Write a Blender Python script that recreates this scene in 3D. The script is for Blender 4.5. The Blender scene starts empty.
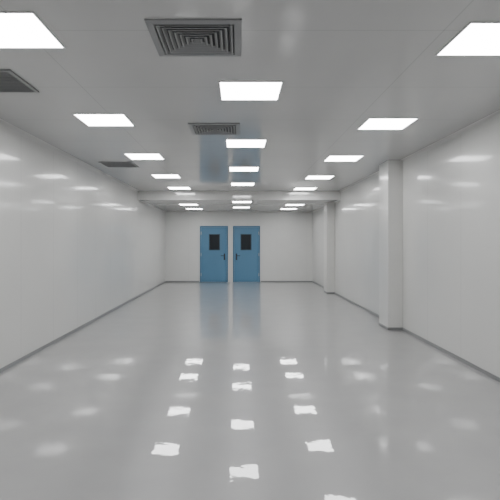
import bpy, bmesh, math
from mathutils import Vector
S=bpy.context.scene
XL,XR,YB,YF,H,H2,YS=-2.92,3.0,20.0,-5.0,3.09,2.83,14.6

def mat(name,col,rough=.4,metal=0,noise=0,nscale=3,bump=0,bscale=8,emit=0,rvar=0,seam=None,coat=0,spec=.5,coatr=.03,bdet=1.5):
    m=bpy.data.materials.new(name); m.use_nodes=True
    N=m.node_tree.nodes; L=m.node_tree.links; b=N['Principled BSDF']
    b.inputs['Base Color'].default_value=(*col,1); b.inputs['Roughness'].default_value=rough
    b.inputs['Metallic'].default_value=metal; b.inputs['Specular IOR Level'].default_value=spec
    b.inputs['Coat Weight'].default_value=coat; b.inputs['Coat Roughness'].default_value=coatr
    if emit:
        b.inputs['Emission Color'].default_value=(1,1,1,1); b.inputs['Emission Strength'].default_value=emit
    g=N.new('ShaderNodeNewGeometry'); out=None
    n=N.new('ShaderNodeTexNoise'); n.inputs['Scale'].default_value=nscale; n.inputs['Detail'].default_value=3
    L.new(g.outputs['Position'],n.inputs['Vector'])
    r=N.new('ShaderNodeMapRange'); r.inputs[1].default_value=.3; r.inputs[2].default_value=.7
    r.inputs[3].default_value=1-noise; r.inputs[4].default_value=1+noise
    L.new(n.outputs['Fac'],r.inputs[0])
    fac=r.outputs[0]
    if seam:
        sx=N.new('ShaderNodeSeparateXYZ'); L.new(g.outputs['Position'],sx.inputs[0])
        for ax,per,off,w,dark in seam:
            a=N.new('ShaderNodeMath'); a.operation='ADD'; a.inputs[1].default_value=off+1000*per; L.new(sx.outputs[ax],a.inputs[0])
            p=N.new('ShaderNodeMath'); p.operation='PINGPONG'; p.inputs[1].default_value=per/2; L.new(a.outputs[0],p.inputs[0])
            s=N.new('ShaderNodeMapRange'); s.inputs[1].default_value=w*.5; s.inputs[2].default_value=w
            s.inputs[3].default_value=dark; s.inputs[4].default_value=1; L.new(p.outputs[0],s.inputs[0])
            q=N.new('ShaderNodeMath'); q.operation='MULTIPLY'; L.new(fac,q.inputs[0]); L.new(s.outputs[0],q.inputs[1]); fac=q.outputs[0]
    v=N.new('ShaderNodeVectorMath'); v.operation='SCALE'; v.inputs[0].default_value=col
    L.new(fac,v.inputs['Scale']); L.new(v.outputs[0],b.inputs['Base Color'])
    if rvar:
        rr=N.new('ShaderNodeMapRange'); rr.inputs[1].default_value=.35; rr.inputs[2].default_value=.65
        rr.inputs[3].default_value=rough-rvar; rr.inputs[4].default_value=rough+rvar
        L.new(n.outputs['Fac'],rr.inputs[0]); L.new(rr.outputs[0],b.inputs['Roughness'])
    if bump:
        n2=N.new('ShaderNodeTexNoise'); n2.inputs['Scale'].default_value=bscale; n2.inputs['Detail'].default_value=bdet
        L.new(g.outputs['Position'],n2.inputs['Vector'])
        bp=N.new('ShaderNodeBump'); bp.inputs['Strength'].default_value=1; bp.inputs['Distance'].default_value=bump
        L.new(n2.outputs['Fac'],bp.inputs['Height']); L.new(bp.outputs[0],b.inputs['Normal'])
        if coat: L.new(bp.outputs[0],b.inputs['Coat Normal'])
    return m

WC=(.67,.67,.655)
M_wall=mat('wall_panel_paint',WC,.34,noise=.025,nscale=.7,bump=.0005,bscale=2.5,seam=[(1,1.18,.35,.008,.84)],coat=.6,coatr=.10)
M_wallb=mat('back_wall_paint',WC,.3,noise=.015,seam=[(0,1.18,.8,.006,.93)])
M_col=mat('column_cladding',WC,.3,noise=.01,coat=.4,coatr=.12)
M_ceil=mat('ceiling_panel',(.57,.57,.57),.10,noise=.02,nscale=.8,bump=.00012,bscale=2,seam=[(1,1.29,.35,.007,.84),(0,2.95,1.5,.007,.84)])
M_beam=mat('bulkhead_panel',(.68,.68,.67),.10,noise=.01,bump=.0012,bscale=2.5,coat=1,coatr=.06,spec=.8)
M_floor=mat('epoxy_floor',(.325,.325,.325),.32,noise=.04,nscale=2.2,bump=.00055,bscale=7,coat=.8,coatr=.018,spec=.4,bdet=2.5)
M_base=mat('grey_skirting',(.24,.245,.25),.4)
M_cove=mat('cove_trim',(.62,.62,.61),.35)
M_light=mat('led_diffuser',(.9,.9,.9),.5,emit=17.5)
M_alu=mat('aluminium_frame',(.72,.73,.74),.35,metal=.2)
M_vent=mat('vent_metal',(.27,.275,.28),.4,metal=.1)
M_dark=mat('duct_dark',(.05,.052,.055),.7)
M_door=mat('blue_door_paint',(.085,.21,.34),.35,noise=.02)
M_frame=mat('blue_frame_paint',(.065,.17,.28),.35)
M_glass=mat('dark_window_glass',(.010,.014,.02),.08)
M_rub=mat('window_gasket',(.03,.06,.09),.5)
M_blk=mat('black_handle',(.02,.02,.022),.35)
M_steel=mat('steel_plate',(.5,.5,.5),.3,metal=.9)

def bx(bm,x0,x1,y0,y1,z0,z1,mi=0):
    vs=[bm.verts.new((x,y,z)) for z in (z0,z1) for y in (y0,y1) for x in (x0,x1)]
    for f in ((0,2,3,1),(4,5,7,6),(0,1,5,4),(2,6,7,3),(0,4,6,2),(1,3,7,5)):
        fc=bm.faces.new([vs[i] for i in f]); fc.material_index=mi
def fin(bm,name,mats,bevel=0,smooth=False,parent=None,loc=None):
    bmesh.ops.recalc_face_normals(bm,faces=bm.faces)
    me=bpy.data.meshes.new(name); bm.to_mesh(me); bm.free()
    for m in mats: me.materials.append(m)
    o=bpy.data.objects.new(name,me); S.collection.objects.link(o)
    if smooth:
        for p in me.polygons: p.use_smooth=True
    if bevel:
        b=o.modifiers.new('bevel','BEVEL'); b.width=bevel; b.segments=2; b.limit_method='ANGLE'
    if parent: o.parent=parent
    if loc: o.location=loc
    return o
def box(name,x0,x1,y0,y1,z0,z1,m,bevel=0,parent=None):
    c=Vector(((x0+x1)/2,(y0+y1)/2,(z0+z1)/2)); bm=bmesh.new()
    bx(bm,x0-c.x,x1-c.x,y0-c.y,y1-c.y,z0-c.z,z1-c.z)
    return fin(bm,name,[m],bevel,parent=parent,loc=c)

# shell
box('floor',XL-.2,XR+.2,YF-.2,YB+.2,-.15,0,M_floor)
box('wall_left',XL-.15,XL,YF,YB,0,H,M_wall)
box('wall_right',XR,XR+.15,YF,YB,0,H,M_wall)
box('wall_back',XL-.15,XR+.15,YB,YB+.15,0,H,M_wallb)
box('wall_front',XL-.15,XR+.15,YF-.15,YF,0,H,M_wallb)
bm=bmesh.new()
bx(bm,XL-.15,XR+.15,YF-.15,YS,H,H+.12)
bx(bm,XL,XR,YS,YB,H2,H+.12)
bm.faces.ensure_lookup_table()
for f in bm.faces:
    if all(abs(v.co.y-YS)<1e-4 for v in f.verts) and min(v.co.z for v in f.verts)<H-.01: f.material_index=1
fin(bm,'ceiling',[M_ceil,M_beam])
# columns
def column(y0,y1,zt,xi):
    bm=bmesh.new(); bx(bm,xi,XR,y0,y1,0,zt,0)
    bx(bm,xi-.006,XR,y0-.006,y1+.006,0,.045,1)
    return fin(bm,'wall_column',[M_col,M_base],.006)
column(9.1,9.68,H,2.73)
column(15.5,16.1,H2,2.76)
# skirting
SK=.045
box('baseboard_left',XL,XL+.012,YF,YB,0,SK,M_base)
for i,(a,b) in enumerate(((YF,9.09),(9.69,15.49),(16.11,YB))):
    box('baseboard_right' if i==0 else 'baseboard_right_%d'%i,XR-.012,XR,a,b,0,SK,M_base)
box('baseboard_back',XL,-1.55,YB-.012,YB,0,SK,M_base)
box('baseboard_back_right',.91,XR,YB-.012,YB,0,SK,M_base)
# cove trims
def cove(name,p0,p1,sx,sz,r=.05):
    bm=bmesh.new(); rows=[]
    prof=[]
    for i in range(7):
        a=math.pi/2*i/6
        prof.append((r-r*math.sin(a), r-r*math.cos(a)))
    prof.append((0,0))
    for p in (p0,p1):
        rows.append([bm.verts.new(Vector(p)+Vector(sx)*u+Vector(sz)*w) for u,w in prof])
    n=len(prof)
    for i in range(n): bm.faces.new((rows[0][i],rows[0][(i+1)%n],rows[1][(i+1)%n],rows[1][i]))
    bm.faces.new(rows[0]); bm.faces.new(rows[1])
    fin(bm,name,[M_cove])
D=(0,0,-1)
cove('trim_1',(XL,YF,H),(XL,YS,H),(1,0,0),D)
cove('trim_2',(XR,YF,H),(XR,YS,H),(-1,0,0),D)
cove('trim_3',(XL,YS,H2),(XL,YB,H2),(1,0,0),D)
cove('trim_4',(XR,YS,H2),(XR,YB,H2),(-1,0,0),D)
cove('trim_5',(XL,YB,H2),(XR,YB,H2),(0,-1,0),D)
cove('trim_6',(XL,YB,0),(XL,YB,H2),(1,0,0),(0,-1,0))
cove('trim_7',(XR,YB,0),(XR,YB,H2),(-1,0,0),(0,-1,0))
# lights
def light(x,y):
    z=H if y<YS else H2
    bm=bmesh.new(); h=.30; t=.012
    for a in ((-h,h,-h,-h+t),(-h,h,h-t,h),(-h,-h+t,-h+t,h-t),(h-t,h,-h+t,h-t)): bx(bm,*a,-.008,0,1)
    bx(bm,-h+t,h-t,-h+t,h-t,-.007,0,0)
    fin(bm,'ceiling_light_panel',[M_light,M_alu],loc=(x,y,z))
for y in (-2.9,-.3,2.3,4.93,7.55,10.2,12.85,15.3,17.7): light(.12,y)
for y in (-4.2,-1.6,.95,3.53,6.1,8.7,11.3,13.8,16.4,18.5): light(-1.62,y)
for y in (-4.2,-1.6,1.05,3.68,6.3,8.9,11.5,13.95,16.5,18.5): light(1.87,y)
# supply diffusers: concentric louvre cones
def diffuser(x,y):
    bm=bmesh.new(); R=.325
    def ring(r0,z0,r1,z1,mi=0):
        a=[bm.verts.new((sx*r0,sy*r0,z0)) for sx,sy in ((-1,-1),(1,-1),(1,1),(-1,1))]
        b=[bm.verts.new((sx*r1,sy*r1,z1)) for sx,sy in ((-1,-1),(1,-1),(1,1),(-1,1))]
        for i in range(4):
            f=bm.faces.new((a[i],a[(i+1)%4],b[(i+1)%4],b[i])); f.material_index=mi
    bx(bm,-.27,.27,-.27,.27,-.004,0,1)
    ring(R,0,R,-.012); ring(R,-.012,.275,-.018); ring(.275,-.018,.265,0)
    for i in range(7):
        r=.262-i*.037
        ring(r,-.020,r-.010,-.022); ring(r-.010,-.022,r-.024,-.004)
    fin(bm,'ceiling_air_diffuser',[M_vent,M_dark],loc=(x,y,H))
for y in (.7,3.66,6.58): diffuser(-.30,y)
def grille(x,y):
    bm=bmesh.new(); R=.315;t=.035
    for a in ((-R,R,-R,-R+t),(-R,R,R-t,R),(-R,-R+t,-R+t,R-t),(R-t,R,-R+t,R-t)): bx(bm,*a,-.015,0)
    bx(bm,-R+t,R-t,-R+t,R-t,-.003,0,1)
    for i in range(13):
        yy=-R+t+.02+i*.0425
        bx(bm,-R+t,R-t,yy,yy+.012,-.014,-.003)
    fin(bm,'ceiling_return_grille',[M_vent,M_dark],loc=(x,y,H))
for y in (4.63,9.6): grille(-2.28,y)
# doors
def door(n,x0,x1,hs):
    e=bpy.data.objects.new('door_%d'%n,None); S.collection.objects.link(e); e.location=((x0+x1)/2,YB,0)
    w=(x1-x0)/2; Ht=2.24; f=.05
    bm=bmesh.new()
    bx(bm,-w,-w+f,-.05,-.001,0,Ht); bx(bm,w-f,w,-.05,-.001,0,Ht); bx(bm,-w+f,w-f,-.05,-.001,Ht-f,Ht)
    fin(bm,'frame',[M_frame],.004,parent=e)
    bm=bmesh.new(); bx(bm,-w+f+.004,w-f-.004,-.04,-.002,.01,Ht-f-.004); fin(bm,'leaf',[M_door],.003,parent=e)
    wc=.02*hs; ww=.22; z0,z1=1.27,1.92
    bm=bmesh.new()
    for a in ((wc-ww,wc+ww,z0,z0+.03),(wc-ww,wc+ww,z1-.03,z1),(wc-ww,wc-ww+.03,z0+.03,z1-.03),(wc+ww-.03,wc+ww,z0+.03,z1-.03)):
        bx(bm,a[0],a[1],-.052,-.041,a[2],a[3])
    fin(bm,'window_frame',[M_rub],parent=e)
    bm=bmesh.new(); bx(bm,wc-ww+.03,wc+ww-.03,-.046,-.041,z0+.03,z1-.03); fin(bm,'window_pane',[M_glass],parent=e)
    hx=hs*(w-f-.09)
    bm=bmesh.new(); bx(bm,hx-.028,hx+.028,-.052,-.041,.88,1.14); bx(bm,hx-.012,hx+.012,-.09,-.052,1.04,1.065)
    bx(bm,min(hx+.012*hs,hx-.15*hs),max(hx+.012*hs,hx-.15*hs),-.10,-.08,1.04,1.065); fin(bm,'lever_handle',[M_blk],.003,parent=e)
    bm=bmesh.new()
    for z in (.3,1.1,1.95): bx(bm,-hs*(w-f)-.012,-hs*(w-f)+.012,-.058,-.041,z-.06,z+.06)
    fin(bm,'hinges',[M_steel],.003,parent=e)
door(1,-1.52,-.40,1)
door(2,-.20,.88,-1)
# world (sealed room)
w=bpy.data.worlds.new('World'); S.world=w; w.use_nodes=True
w.node_tree.nodes['Background'].inputs[0].default_value=(.5,.5,.5,1); w.node_tree.nodes['Background'].inputs[1].default_value=.3
c=bpy.data.cameras.new('camera'); co=bpy.data.objects.new('camera',c); S.collection.objects.link(co)
co.location=(0,0,1.6); co.rotation_euler=(math.pi/2,0,0)
c.lens=36; c.sensor_width=36; c.shift_x=.024; c.shift_y=-.016; c.clip_start=.05
S.camera=co
